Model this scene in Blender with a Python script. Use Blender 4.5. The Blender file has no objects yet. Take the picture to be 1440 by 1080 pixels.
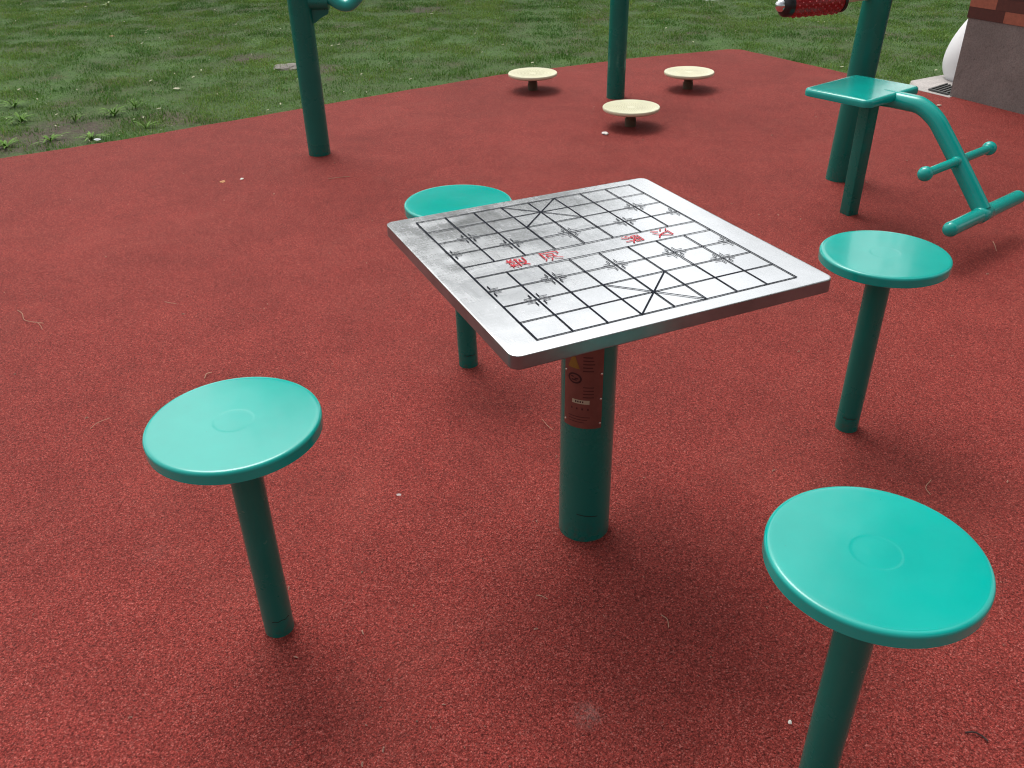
import bpy, bmesh, math, random
import numpy as np
from mathutils import Vector, Matrix, noise
random.seed(7); rng = np.random.default_rng(11)
PI = math.pi
sc = bpy.context.scene
COL = sc.collection

# ------------------------------------------------------------------ camera
F, PITCH, ROLL, CH = 1219.48, 0.5515, -0.0202, 1.4412
_c, _s = math.cos(PITCH), math.sin(PITCH)
FW = Vector((0, _c, -_s)); R0 = Vector((1, 0, 0)); U0 = Vector((0, _s, _c))
RT = math.cos(ROLL)*R0 + math.sin(ROLL)*U0
UP = -math.sin(ROLL)*R0 + math.cos(ROLL)*U0
EYE = Vector((0, 0, CH))
cam = bpy.data.cameras.new('camera'); camo = bpy.data.objects.new('camera', cam); COL.objects.link(camo)
cam.sensor_width = 36; cam.lens = F/1440*36; cam.clip_start = 0.02; cam.clip_end = 1000
camo.matrix_world = Matrix(((RT.x, UP.x, -FW.x, EYE.x), (RT.y, UP.y, -FW.y, EYE.y), (RT.z, UP.z, -FW.z, EYE.z), (0, 0, 0, 1)))
sc.camera = camo
def G(x, y, z=0.0):
    """survey helper: the ground point seen at photo position x, y"""
    d = FW + RT*((x-720)/F) - UP*((y-540)/F)
    return EYE + d*((z-CH)/d.z)

# ------------------------------------------------------------------ materials
def mat(name):
    m = bpy.data.materials.new(name); m.use_nodes = True
    nt = m.node_tree; b = nt.nodes['Principled BSDF']
    return m, nt, b
def N(nt, t, **k):
    n = nt.nodes.new(t)
    for a, v in k.items():
        if a.startswith('i_'): n.inputs[a[2:].replace('_', ' ')].default_value = v
        else: setattr(n, a, v)
    return n
def ramp(nt, src, stops, interp='LINEAR'):
    r = nt.nodes.new('ShaderNodeValToRGB'); nt.links.new(src, r.inputs[0])
    r.color_ramp.interpolation = interp
    e = r.color_ramp.elements
    while len(e) < len(stops): e.new(0.5)
    for k, (p, c) in enumerate(stops):
        e[k].position = p; e[k].color = (c[0], c[1], c[2], 1) if hasattr(c, '__len__') else (c, c, c, 1)
    return r.outputs[0]
def mixc(nt, fac, a, b, mode='MIX'):
    m = nt.nodes.new('ShaderNodeMix'); m.data_type = 'RGBA'; m.blend_type = mode
    for s, v in ((m.inputs[0], fac), (m.inputs[6], a), (m.inputs[7], b)):
        if hasattr(v, 'node'): nt.links.new(v, s)
        else: s.default_value = v if not hasattr(v, '__len__') else (v[0], v[1], v[2], 1)
    return m.outputs[2]
def noise_t(nt, scale, detail=3, rough=.5, dist=0, coord=None):
    n = nt.nodes.new('ShaderNodeTexNoise'); n.inputs['Scale'].default_value = scale
    n.inputs['Detail'].default_value = detail; n.inputs['Roughness'].default_value = rough
    n.inputs['Distortion'].default_value = dist
    if coord is not None: nt.links.new(coord, n.inputs['Vector'])
    return n.outputs['Fac']
def objc(nt): return nt.nodes.new('ShaderNodeTexCoord').outputs['Object']
def geo(nt): return nt.nodes.new('ShaderNodeNewGeometry').outputs['Position']
def bump(nt, b, h, strength, dist):
    n = nt.nodes.new('ShaderNodeBump'); n.inputs['Strength'].default_value = strength; n.inputs['Distance'].default_value = dist
    nt.links.new(h, n.inputs['Height']); nt.links.new(n.outputs[0], b.inputs['Normal']); return n

def simple(name, col, rough=.6, metal=0, var=.15, scale=30, spec=.5):
    m, nt, b = mat(name); c = geo(nt)
    f = noise_t(nt, scale, 4, .6, 0, c)
    d = tuple(x*(1-var) for x in col); l = tuple(min(1, x*(1+var)) for x in col)
    nt.links.new(ramp(nt, f, [(.3, d), (.7, l)]), b.inputs['Base Color'])
    b.inputs['Roughness'].default_value = rough; b.inputs['Metallic'].default_value = metal
    b.inputs['Specular IOR Level'].default_value = spec
    return m

def make_paint(name, col, rough=.16, dirt=.5):
    m, nt, b = mat(name); c = geo(nt)
    f = noise_t(nt, 6, 5, .6, 0, c)
    base = ramp(nt, f, [(.25, tuple(x*.9 for x in col)), (.75, tuple(x*1.07 for x in col))])
    # fine chips and dust specks
    v = N(nt, 'ShaderNodeTexVoronoi'); v.inputs['Scale'].default_value = 70; nt.links.new(c, v.inputs['Vector'])
    sp = ramp(nt, v.outputs['Distance'], [(.035, 1), (.07, 0)])
    g = ramp(nt, noise_t(nt, 11, 3, .6, 0, c), [(.56, 0), (.66, 1)])
    mm = N(nt, 'ShaderNodeMath', operation='MULTIPLY'); nt.links.new(sp, mm.inputs[0]); nt.links.new(g, mm.inputs[1])
    mm2 = N(nt, 'ShaderNodeMath', operation='MULTIPLY'); nt.links.new(mm.outputs[0], mm2.inputs[0]); mm2.inputs[1].default_value = dirt
    base = mixc(nt, mm2.outputs[0], base, (.02, .05, .045))
    dust = ramp(nt, noise_t(nt, 3.2, 6, .7, .4, c), [(.5, 0), (.85, .04 if rough < .2 else .010)])
    base = mixc(nt, dust, base, (.35, .36, .33))
    # splashes of soil close to the ground
    sep = N(nt, 'ShaderNodeSeparateXYZ'); nt.links.new(c, sep.inputs[0])
    mr = N(nt, 'ShaderNodeMapRange'); nt.links.new(sep.outputs[2], mr.inputs[0])
    mr.inputs[1].default_value = 0; mr.inputs[2].default_value = .07; mr.inputs[3].default_value = 1; mr.inputs[4].default_value = 0
    sn = ramp(nt, noise_t(nt, 60, 4, .7, 0, c), [(.45, 0), (.68, .5)])
    m3 = N(nt, 'ShaderNodeMath', operation='MULTIPLY'); nt.links.new(mr.outputs[0], m3.inputs[0]); nt.links.new(sn, m3.inputs[1])
    base = mixc(nt, m3.outputs[0], base, (.10, .035, .03))
    nt.links.new(base, b.inputs['Base Color'])
    rr = ramp(nt, noise_t(nt, 4.5, 5, .65, 0, c), [(.3, rough*.8), (.7, rough*1.5)])
    nt.links.new(rr, b.inputs['Roughness'])
    b.inputs['Specular IOR Level'].default_value = .36
    b.inputs['Coat Weight'].default_value = .4 if rough < .2 else .1; b.inputs['Coat Roughness'].default_value = .07; b.inputs['Coat IOR'].default_value = 1.55
    h = noise_t(nt, 26, 2, .5, 0, c)
    if rough < .2: bump(nt, b, h, .09, .0010)
    return m
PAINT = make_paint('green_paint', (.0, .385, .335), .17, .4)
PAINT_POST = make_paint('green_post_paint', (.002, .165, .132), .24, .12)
DARK = simple('dark_seam', (.012, .02, .018), .8)
BLACK = simple('black_rubber', (.012, .012, .014), .35)
CHROME = simple('chrome', (.75, .75, .78), .08, 1, .03)
RIVET = simple('steel_rivet', (.7, .68, .62), .3, 1)
CREAM = make_paint('cream_plastic', (.72, .70, .50), .42, .3)
CREAM_SHAFT = simple('cream_paint', (.62, .56, .38), .35)
REDPAD = simple('red_massage_rubber', (.32, .008, .012), .28)
STEM = simple('rusty_stem', (.10, .07, .04), .7)
INK = simple('board_ink', (.010, .013, .022), .8, 0, .2, 50, .12)
REDINK = simple('red_board_ink', (.50, .05, .065), .8, 0, .2, 60, .12)

def make_steel():
    m, nt, b = mat('stainless_steel'); c = objc(nt)
    f = noise_t(nt, 3.4, 6, .62, .6, c)
    cloud = ramp(nt, f, [(.28, .58), (.72, .66)])
    tint = mixc(nt, .5, cloud, (.78, .80, .84), 'MULTIPLY')
    nt.links.new(mixc(nt, .5, cloud, (.60, .64, .70)), b.inputs['Base Color'])
    # scratches
    mp = N(nt, 'ShaderNodeMapping'); nt.links.new(c, mp.inputs[0]); mp.inputs['Scale'].default_value = (3, 60, 1); mp.inputs['Rotation'].default_value = (0, 0, .5)
    s1 = noise_t(nt, 2.2, 4, .7, 0, mp.outputs[0])
    mp2 = N(nt, 'ShaderNodeMapping'); nt.links.new(c, mp2.inputs[0]); mp2.inputs['Scale'].default_value = (50, 4, 1); mp2.inputs['Rotation'].default_value = (0, 0, -.25)
    s2 = noise_t(nt, 1.7, 3, .7, 0, mp2.outputs[0])
    ad = N(nt, 'ShaderNodeMath', operation='ADD'); nt.links.new(s1, ad.inputs[0]); nt.links.new(s2, ad.inputs[1])
    sm = noise_t(nt, 7, 6, .7, .8, c)
    ad2 = N(nt, 'ShaderNodeMath', operation='MULTIPLY_ADD'); nt.links.new(ad.outputs[0], ad2.inputs[0]); ad2.inputs[1].default_value = .35; nt.links.new(sm, ad2.inputs[2])
    nt.links.new(ramp(nt, ad2.outputs[0], [(.55, .17), (1.15, .30)]), b.inputs['Roughness'])
    b.inputs['Metallic'].default_value = 1
    low = noise_t(nt, 5.5, 2, .5, 0, c)
    b1 = N(nt, 'ShaderNodeBump'); b1.inputs['Strength'].default_value = .5; b1.inputs['Distance'].default_value = .0035; nt.links.new(low, b1.inputs['Height'])
    b2 = N(nt, 'ShaderNodeBump'); b2.inputs['Strength'].default_value = .15; b2.inputs['Distance'].default_value = .0003
    nt.links.new(ad.outputs[0], b2.inputs['Height']); nt.links.new(b1.outputs[0], b2.inputs['Normal'])
    nt.links.new(b2.outputs[0], b.inputs['Normal'])
    return m
STEEL = make_steel()
STEEL_EDGE = simple('shaded_steel_edge', (.25, .265, .27), .30, .75, .2, 9)  # skirt steel darkened: its dim reflections and shade are put into the colour

def make_rubber():
    m, nt, b = mat('red_rubber_granules'); c = geo(nt)
    v = N(nt, 'ShaderNodeTexVoronoi'); v.inputs['Scale'].default_value = 380; nt.links.new(c, v.inputs['Vector'])
    v2 = N(nt, 'ShaderNodeTexVoronoi'); v2.inputs['Scale'].default_value = 210; nt.links.new(c, v2.inputs['Vector'])
    sep = N(nt, 'ShaderNodeSeparateColor'); nt.links.new(v.outputs['Color'], sep.inputs[0])
    col = ramp(nt, sep.outputs[0], [(0, (.19, .025, .020)), (.3, (.30, .040, .032)), (.62, (.38, .058, .047)), (.9, (.45, .088, .073)), (1, (.53, .16, .135))])
    pits = ramp(nt, v2.outputs['Distance'], [(.18, 1), (.62, .42)])
    col = mixc(nt, .75, col, pits, 'MULTIPLY')
    dk = ramp(nt, noise_t(nt, 150, 3, .6, 0, c), [(.36, (.35, .3, .3)), (.46, (1, 1, 1))])
    col = mixc(nt, .8, col, dk, 'MULTIPLY')
    # worn, faded and dusty zones
    w = ramp(nt, noise_t(nt, .9, 6, .62, .5, c), [(.3, (.88, .86, .86)), (.7, (1.12, 1.11, 1.11))])
    col = mixc(nt, 1, col, w, 'MULTIPLY')
    w2 = ramp(nt, noise_t(nt, 4.5, 5, .7, .6, c), [(.32, (.89, .89, .89)), (.6, (1.04, 1.04, 1.04))])
    col = mixc(nt, 1, col, w2, 'MULTIPLY')
    dust = ramp(nt, noise_t(nt, 1.7, 7, .72, 1, c), [(.5, 0), (.8, .13)])
    col = mixc(nt, dust, col, (.40, .13, .10))
    # powdery pale stain
    P = G(826, 1006)
    for (px, py, rad, amt) in ((826, 1006, .040, .18), (215, 780, .05, .03), (900, 300, .12, .10)):
        P = G(px, py)
        dd = N(nt, 'ShaderNodeVectorMath', operation='DISTANCE'); nt.links.new(c, dd.inputs[0]); dd.inputs[1].default_value = P
        mr = N(nt, 'ShaderNodeMapRange'); nt.links.new(dd.outputs['Value'], mr.inputs[0]); mr.inputs[1].default_value = 0; mr.inputs[2].default_value = rad; mr.inputs[3].default_value = 1; mr.inputs[4].default_value = 0
        nn = ramp(nt, noise_t(nt, 55, 5, .75, 1.5, c), [(.42, 0), (.62, 1)])
        mu = N(nt, 'ShaderNodeMath', operation='MULTIPLY'); nt.links.new(mr.outputs[0], mu.inputs[0]); nt.links.new(nn, mu.inputs[1])
        m2 = N(nt, 'ShaderNodeMath', operation='MULTIPLY'); nt.links.new(mu.outputs[0], m2.inputs[0]); m2.inputs[1].default_value = amt*1.6
        col = mixc(nt, m2.outputs[0], col, (.55, .42, .38))
    nt.links.new(col, b.inputs['Base Color'])
    b.inputs['Roughness'].default_value = .85; b.inputs['Specular IOR Level'].default_value = .2
    hh = N(nt, 'ShaderNodeMath', operation='ADD'); nt.links.new(v.outputs['Distance'], hh.inputs[0]); nt.links.new(v2.outputs['Distance'], hh.inputs[1])
    inv = N(nt, 'ShaderNodeMath', operation='MULTIPLY'); nt.links.new(hh.outputs[0], inv.inputs[0]); inv.inputs[1].default_value = -1
    bump(nt, b, inv.outputs[0], .75, .0020)
    return m
RUBBER = make_rubber()

def make_soil():
    m, nt, b = mat('lawn_soil'); c = geo(nt)
    big = noise_t(nt, 1.6, 6, .68, .6, c)
    col = ramp(nt, big, [(.30, (.090, .072, .044)), (.42, (.062, .100, .026)), (.58, (.060, .130, .025)), (.74, (.098, .170, .038))])
    for (px, py, rad) in ((45, 195, .42), (100, 178, .36), (350, 80, .26), (450, 95, .24), (600, 12, .3)):
        P = G(px, py); dd = N(nt, 'ShaderNodeVectorMath', operation='DISTANCE'); nt.links.new(c, dd.inputs[0]); dd.inputs[1].default_value = P
        mr = N(nt, 'ShaderNodeMapRange'); nt.links.new(dd.outputs['Value'], mr.inputs[0]); mr.inputs[1].default_value = rad*.5; mr.inputs[2].default_value = rad; mr.inputs[3].default_value = 1; mr.inputs[4].default_value = 0
        mu = N(nt, 'ShaderNodeMath', operation='MULTIPLY'); nt.links.new(mr.outputs[0], mu.inputs[0]); nt.links.new(ramp(nt, noise_t(nt, 9, 5, .7, .5, c), [(.35, .2), (.55, 1)]), mu.inputs[1])
        col = mixc(nt, mu.outputs[0], col, (.085, .066, .048))
    f = ramp(nt, noise_t(nt, 45, 6, .75, .8, c), [(.3, (.45, .45, .45)), (.7, (1.5, 1.5, 1.5))])
    col = mixc(nt, 1, col, f, 'MULTIPLY')
    nt.links.new(col, b.inputs['Base Color']); b.inputs['Roughness'].default_value = .95
    bump(nt, b, noise_t(nt, 60, 5, .7, 0, c), .8, .02)
    return m
SOIL = make_soil()
def make_grass():
    m, nt, b = mat('grass_blades')
    at = N(nt, 'ShaderNodeAttribute', attribute_name='tint')
    c = geo(nt)
    big = ramp(nt, noise_t(nt, 1.2, 5, .65, .7, c), [(.34, (.74, .86, .72)), (.5, (1, 1, 1)), (.66, (1.20, 1.12, 1.05))])
    col = mixc(nt, 1, at.outputs['Color'], big, 'MULTIPLY')
    nt.links.new(col, b.inputs['Base Color']); b.inputs['Roughness'].default_value = .5
    b.inputs['Specular IOR Level'].default_value = .12
    tr = N(nt, 'ShaderNodeBsdfTranslucent'); nt.links.new(col, tr.inputs[0])
    mx = N(nt, 'ShaderNodeMixShader'); mx.inputs[0].default_value = .3
    out = [n for n in nt.nodes if n.type == 'OUTPUT_MATERIAL'][0]
    nt.links.new(b.outputs[0], mx.inputs[1]); nt.links.new(tr.outputs[0], mx.inputs[2]); nt.links.new(mx.outputs[0], out.inputs[0])
    return m
GRASS = make_grass()
WEED = simple('weed_leaf', (.115, .235, .035), .6, 0, .35, 25, .12)
DRY = simple('dry_stalk', (.40, .25, .17), .8, 0, .2, 40)
def make_conc(name, col, var=.3):
    m, nt, b = mat(name); c = geo(nt)
    a = ramp(nt, noise_t(nt, 3, 7, .7, .6, c), [(.3, tuple(x*(1-var) for x in col)), (.7, tuple(x*(1+var) for x in col))])
    g = ramp(nt, noise_t(nt, 120, 3, .6, 0, c), [(.3, .75), (.6, 1.1)])
    a = mixc(nt, 1, a, g, 'MULTIPLY')
    st = ramp(nt, noise_t(nt, 14, 5, .7, 1.2, c), [(.60, 1), (.72, .6)])
    a = mixc(nt, 1, a, st, 'MULTIPLY')
    nt.links.new(a, b.inputs['Base Color']); b.inputs['Roughness'].default_value = .85
    bump(nt, b, noise_t(nt, 40, 5, .6, 0, c), .4, .004)
    return m
PLINTH = make_conc('dark_cement_render', (.19, .165, .155), .2)
CONC = make_conc('pale_concrete', (.42, .39, .38))
STONE = make_conc('grey_stone', (.22, .20, .18))
IRON = make_conc('grate_iron', (.10, .10, .10))
def make_egg():
    m, nt, b = mat('white_painted_stone'); c = objc(nt)
    v = ramp(nt, noise_t(nt, 22, 3, .75, .3, c), [(.27, (.2, .2, .2)), (.32, (.80, .81, .84))])
    nt.links.new(v, b.inputs['Base Color']); b.inputs['Roughness'].default_value = .6
    return m
EGG = make_egg()
def make_brick():
    m, nt, b = mat('brick_cladding')
    uv = N(nt, 'ShaderNodeUVMap', uv_map='uv')
    br = N(nt, 'ShaderNodeTexBrick'); nt.links.new(uv.outputs[0], br.inputs['Vector'])
    br.inputs['Scale'].default_value = 1; br.inputs['Brick Width'].default_value = .27; br.inputs['Row Height'].default_value = .066
    br.inputs['Mortar Size'].default_value = .0025; br.inputs['Mortar Smooth'].default_value = .1; br.offset = .38; br.inputs['Bias'].default_value = 0
    br.inputs['Color1'].default_value = (0, 0, 0, 1); br.inputs['Color2'].default_value = (1, 1, 1, 1); br.inputs['Mortar'].default_value = (.5, .5, .5, 1)
    col = ramp(nt, br.outputs['Color'], [(0, (.062, .014, .010)), (.45, (.12, .030, .018)), (.52, (.30, .085, .048)), (1, (.36, .12, .066))])
    col = mixc(nt, br.outputs['Fac'], col, (.16, .09, .07))
    n = ramp(nt, noise_t(nt, 60, 5, .7, 0, geo(nt)), [(.3, .75), (.7, 1.15)])
    col = mixc(nt, 1, col, n, 'MULTIPLY')
    nt.links.new(col, b.inputs['Base Color']); b.inputs['Roughness'].default_value = .6
    inv = N(nt, 'ShaderNodeMath', operation='SUBTRACT'); inv.inputs[0].default_value = 1; nt.links.new(br.outputs['Fac'], inv.inputs[1])
    bump(nt, b, inv.outputs[0], .6, .004)
    return m
BRICK = make_brick()
def make_course():
    m, nt, b = mat('clay_brick_courses'); at = N(nt, 'ShaderNodeAttribute', attribute_name='tint')
    n = ramp(nt, noise_t(nt, 50, 5, .7, 0, geo(nt)), [(.3, .78), (.7, 1.18)])
    nt.links.new(mixc(nt, 1, at.outputs['Color'], n, 'MULTIPLY'), b.inputs['Base Color']); b.inputs['Roughness'].default_value = .6
    return m
COURSE = make_course(); MORTAR = simple('brick_mortar', (.10, .06, .05), .9)

BARK = make_conc('tree_bark', (.10, .075, .055))
def make_leaf():
    m, nt, b = mat('tree_leaves')
    at = N(nt, 'ShaderNodeAttribute', attribute_name='tint')
    nt.links.new(at.outputs['Color'], b.inputs['Base Color']); b.inputs['Roughness'].default_value = .55
    return m
LEAF = make_leaf()

# ------------------------------------------------------------------ mesh helpers
def link(o, parent=None):
    COL.objects.link(o)
    if parent is not None: o.parent = parent
    return o
def obj(name, bm, m, parent=None, smooth=True, loc=None, rotz=None):
    me = bpy.data.meshes.new(name); bm.normal_update(); bm.to_mesh(me); bm.free()
    ms = m if isinstance(m, (list, tuple)) else [m]
    for q in ms: me.materials.append(q)
    if smooth:
        me.polygons.foreach_set('use_smooth', [True]*len(me.polygons))
        me.set_sharp_from_angle(angle=math.radians(38))
    o = bpy.data.objects.new(name, me)
    if loc is not None: o.location = loc
    if rotz is not None: o.rotation_euler = (0, 0, rotz)
    return link(o, parent)
def thing(name, label, cat, loc=(0, 0, 0), rotz=0, group=None):
    o = bpy.data.objects.new(name, None); o.empty_display_size = .1
    o.location = loc; o.rotation_euler = (0, 0, rotz); link(o)
    o['label'] = label; o['category'] = cat
    if group: o['group'] = group
    return o
def tag(o, label, cat, group=None):
    o['label'] = label; o['category'] = cat
    if group: o['group'] = group
    return o
def lathe(bm, prof, n=64, mtx=None):
    """prof: (radius, height) points, rotated about z"""
    rings = []
    for r, z in prof:
        if r < 1e-6: rings.append([bm.verts.new((0, 0, z))])
        else: rings.append([bm.verts.new((r*math.cos(2*PI*k/n), r*math.sin(2*PI*k/n), z)) for k in range(n)])
    for a, b in zip(rings, rings[1:]):
        for k in range(n):
            k2 = (k+1) % n
            if len(a) == 1: bm.faces.new((a[0], b[k], b[k2]))
            elif len(b) == 1: bm.faces.new((a[k], b[0], a[k2]))
            else: bm.faces.new((a[k], b[k], b[k2], a[k2]))
    if mtx is not None: bmesh.ops.transform(bm, matrix=mtx, verts=[v for r in rings for v in r])
def fin(bm):
    bmesh.ops.recalc_face_normals(bm, faces=bm.faces); return bm
def tube(bm, pts, rad, n=24, cap=True):
    pts = [Vector(p) for p in pts]; rings = []
    rads = rad if hasattr(rad, '__len__') else [rad]*len(pts)
    prev = None
    for i, p in enumerate(pts):
        t = (pts[min(i+1, len(pts)-1)] - pts[max(i-1, 0)]).normalized()
        if prev is None:
            a = t.orthogonal().normalized()
        else:
            a = (prev - t*prev.dot(t)).normalized()
        prev = a; b = t.cross(a)
        rings.append([bm.verts.new(p + (a*math.cos(2*PI*k/n) + b*math.sin(2*PI*k/n))*rads[i]) for k in range(n)])
    for a, b in zip(rings, rings[1:]):
        for k in range(n):
            bm.faces.new((a[k], a[(k+1) % n], b[(k+1) % n], b[k]))
    if cap:
        bm.faces.new(rings[0][::-1]); bm.faces.new(rings[-1])
def box(bm, lo, hi, bev=0, mtx=None, seg=2):
    g = bmesh.ops.create_cube(bm, size=1)
    vs = g['verts']
    for v in vs:
        v.co = Vector([lo[k] + (v.co[k]+.5)*(hi[k]-lo[k]) for k in range(3)])
    if bev:
        es = list({e for v in vs for e in v.link_edges})
        r = bmesh.ops.bevel(bm, geom=es, offset=bev, segments=seg, affect='EDGES', profile=.5)
        vs = list({v for f in r['faces'] for v in f.verts} | {v for v in vs if v.is_valid})
    if mtx is not None: bmesh.ops.transform(bm, matrix=mtx, verts=vs)
def smooth_path(pts, n=8):
    """Catmull-Rom through the points"""
    P = [Vector(p) for p in pts]; P = [P[0]*2-P[1]] + P + [P[-1]*2-P[-2]]; out = []
    for i in range(1, len(P)-2):
        for k in range(n):
            t = k/n; a, b, c, d = P[i-1], P[i], P[i+1], P[i+2]
            out.append(.5*((2*b) + (c-a)*t + (2*a-5*b+4*c-d)*t*t + (-a+3*b-3*c+d)*t**3))
    out.append(P[-2]); return out
def rrect(hx, hy, r, n=8):
    out = []
    for (sx, sy, a0) in ((1, 1, 0), (-1, 1, PI/2), (-1, -1, PI), (1, -1, 1.5*PI)):
        for k in range(n+1):
            a = a0 + k/n*PI/2
            out.append((sx*(hx-r)+r*math.cos(a), sy*(hy-r)+r*math.sin(a)))
    return out
def slab(bm, hx, hy, rc, layers, n=8, sub=0):
    """rounded plate from layered inset outlines: layers = (inset, z)"""
    rings = []
    for ins, z in layers:
        rings.append([bm.verts.new((x, y, z)) for x, y in rrect(hx-ins, hy-ins, max(rc-ins, .001), n)])
    m = len(rings[0])
    for a, b in zip(rings, rings[1:]):
        for k in range(m): bm.faces.new((a[k], a[(k+1) % m], b[(k+1) % m], b[k]))
    bm.faces.new(rings[0][::-1]); bm.faces.new(rings[-1])

# ------------------------------------------------------------------ the setting
def sheet(name, poly, z, m, thick=None):
    bm = bmesh.new()
    vs = [bm.verts.new((x, y, z)) for x, y in poly]
    f = bm.faces.new(vs)
    if thick:
        r = bmesh.ops.extrude_face_region(bm, geom=[f])
        for v in [g for g in r['geom'] if isinstance(g, bmesh.types.BMVert)]: v.co.z -= thick
    fin(bm)
    o = obj(name, bm, m, smooth=False); o['kind'] = 'structure'; return o
sheet('lawn_ground', [(-200, -200), (200, -200), (200, 200), (-200, 200)], -.012, SOIL)
# rubber surfacing: the far edges wander a little
EL = [G(0, 223), G(167, 197), G(278, 178), G(400, 157), G(535, 133), G(700, 105.5), G(884, 82.6), G(985, 72.8), G(1024, 69.2), G(1042, 69.6), G(1075, 77), G(1178, 100), G(1287, 126), G(1334, 137.2)]
dl = (EL[0]-EL[1]).normalized(); ledge = EL[0] + dl*5.5
edge_line = [(ledge.x, ledge.y)]
pts = [ledge] + EL
for a, b in zip(pts, pts[1:]):
    L = (b-a).length; n = max(1, int(L/.06)); nn = Vector((-(b-a).y, (b-a).x)).normalized()
    for k in range(1, n+1):
        p = a + (b-a)*k/n
        w = noise.noise(Vector((p.x*5, p.y*5, 0)))*.008 + noise.noise(Vector((p.x*22, p.y*22, 3)))*.004
        edge_line.append((p.x+nn.x*w, p.y+nn.y*w))
PIL = Vector((2.95, 5.895, 0)); PD = Vector((.425*0+.236, -.503, 0)).normalized(); PNn = Vector((.905, .425, 0)).normalized()
far_r = PIL + PD*9
poly = edge_line + [(PIL.x+.02, PIL.y-.02), (PIL.x+.3, PIL.y), (far_r.x+.3, far_r.y), (far_r.x, -6), (-9, -6), (-9, ledge.y-1.5)]
sheet('rubber_paving', poly, 0, RUBBER, .05)

def inside_red(x, y):
    # lawn is beyond the edge line
    a = Vector((EL[0].x, EL[0].y)); b = Vector((EL[8].x, EL[8].y)); c = Vector((EL[13].x, EL[13].y))
    return None
ex = np.array([p[0] for p in edge_line]); ey = np.array([p[1] for p in edge_line])
order = np.argsort(ex[:]); exs = ex[order]; eys = ey[order]
def edge_y(x): return np.interp(x, exs, eys)

# concrete drain apron behind the pillar end
ap = [G(1277, 122.5), G(1281, 113.2), G(1300, 109.5), G(1328, 104.6), G(1360, 101), Vector((4.2, 6.6, 0)), Vector((4.0, 5.9, 0)), PIL+PNn*.25, PIL+Vector((0.012, -.03, 0)), G(1334, 136.4), G(1287, 125.2)]
APRON = [(p.x, p.y) for p in ap]
bm = bmesh.new(); vs = [bm.verts.new((x, y, -.002)) for x, y in APRON]; f = bm.faces.new(vs)
r = bmesh.ops.extrude_face_region(bm, geom=[f])
for v in [g for g in r['geom'] if isinstance(g, bmesh.types.BMVert)]: v.co.z -= .06
o = obj('drain_apron', fin(bm), CONC, smooth=False); o['kind'] = 'structure'
# grate
gt = thing('drain_grate', 'dark slotted iron drain grate beside the foot of the rendered pillar', 'drain grate')
ga, gb, gc, gd = G(1306, 126.5), G(1331, 118.5), G(1352, 127.0), G(1333, 133.5)
bm = bmesh.new()
def quad_prism(bm, q, z0, z1):
    lo = [bm.verts.new((p.x, p.y, z0)) for p in q]; hi = [bm.verts.new((p.x, p.y, z1)) for p in q]
    bm.faces.new(lo[::-1]); bm.faces.new(hi)
    for k in range(len(q)): bm.faces.new((lo[k], lo[(k+1) % len(q)], hi[(k+1) % len(q)], hi[k]))
quad_prism(bm, [ga, gb, gc, gd], -.003, .002)
obj('pit', fin(bm), DARK, gt, smooth=False)
bm = bmesh.new()
nb = 5
for k in range(nb):
    t0, t1 = (k+.0)/nb, (k+.42)/nb
    quad_prism(bm, [ga.lerp(gd, t0), gb.lerp(gc, t0), gb.lerp(gc, t1), ga.lerp(gd, t1)], .0021, .010)
quad_prism(bm, [ga.lerp(gb, -.04), ga, gd, gd.lerp(gc, -.04)], .0021, .011)
obj('bars', fin(bm), IRON, gt, smooth=False)

# pillar / building with a brick face over a rendered plinth
pil = thing('brick_pillar', 'brick clad pillar above a dark grey rendered plinth at the red surface edge', 'pillar', PIL)
def wallbox(name, along0, along1, depth, z0, z1, m, proud, bev=.004):
    bm = bmesh.new()
    X = PD; Y = PNn - PD*PNn.dot(PD); Y.normalize()
    cs = []
    for (u_, w_) in ((along0-proud, -proud), (along1, -proud), (along1, depth), (along0-proud, depth)):
        cs.append(X*u_ + Y*w_)
    lo = [bm.verts.new((p.x, p.y, z0)) for p in cs]; hi = [bm.verts.new((p.x, p.y, z1)) for p in cs]
    uvl = bm.loops.layers.uv.new('uv')
    fs = [bm.faces.new(lo[::-1]), bm.faces.new(hi)]
    for k in range(4):
        f = bm.faces.new((lo[k], lo[(k+1) % 4], hi[(k+1) % 4], hi[k])); fs.append(f)
        L = (cs[(k+1) % 4]-cs[k]).length; off = [0, L, L, 0]
        for j, l in enumerate(f.loops): l[uvl].uv = (off[j] + k*.13+.09, l.vert.co.z+.012)
    bmesh.ops.recalc_face_normals(bm, faces=bm.faces)
    bmesh.ops.bevel(bm, geom=[e for e in bm.edges if abs((e.verts[0].co-e.verts[1].co).normalized().z) > .9], offset=bev, segments=2, affect='EDGES')
    return obj(name, bm, m, pil, smooth=False)
wallbox('plinth', 0, 2.4, .9, -.05, .484, PLINTH, 0)
bf = wallbox('brick_face', 0, 2.4, .9, .485, 3.4, MORTAR, -.008, .002)
rb3 = random.Random(3)
Yn = PNn - PD*PNn.dot(PD); Yn.normalize()
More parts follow.
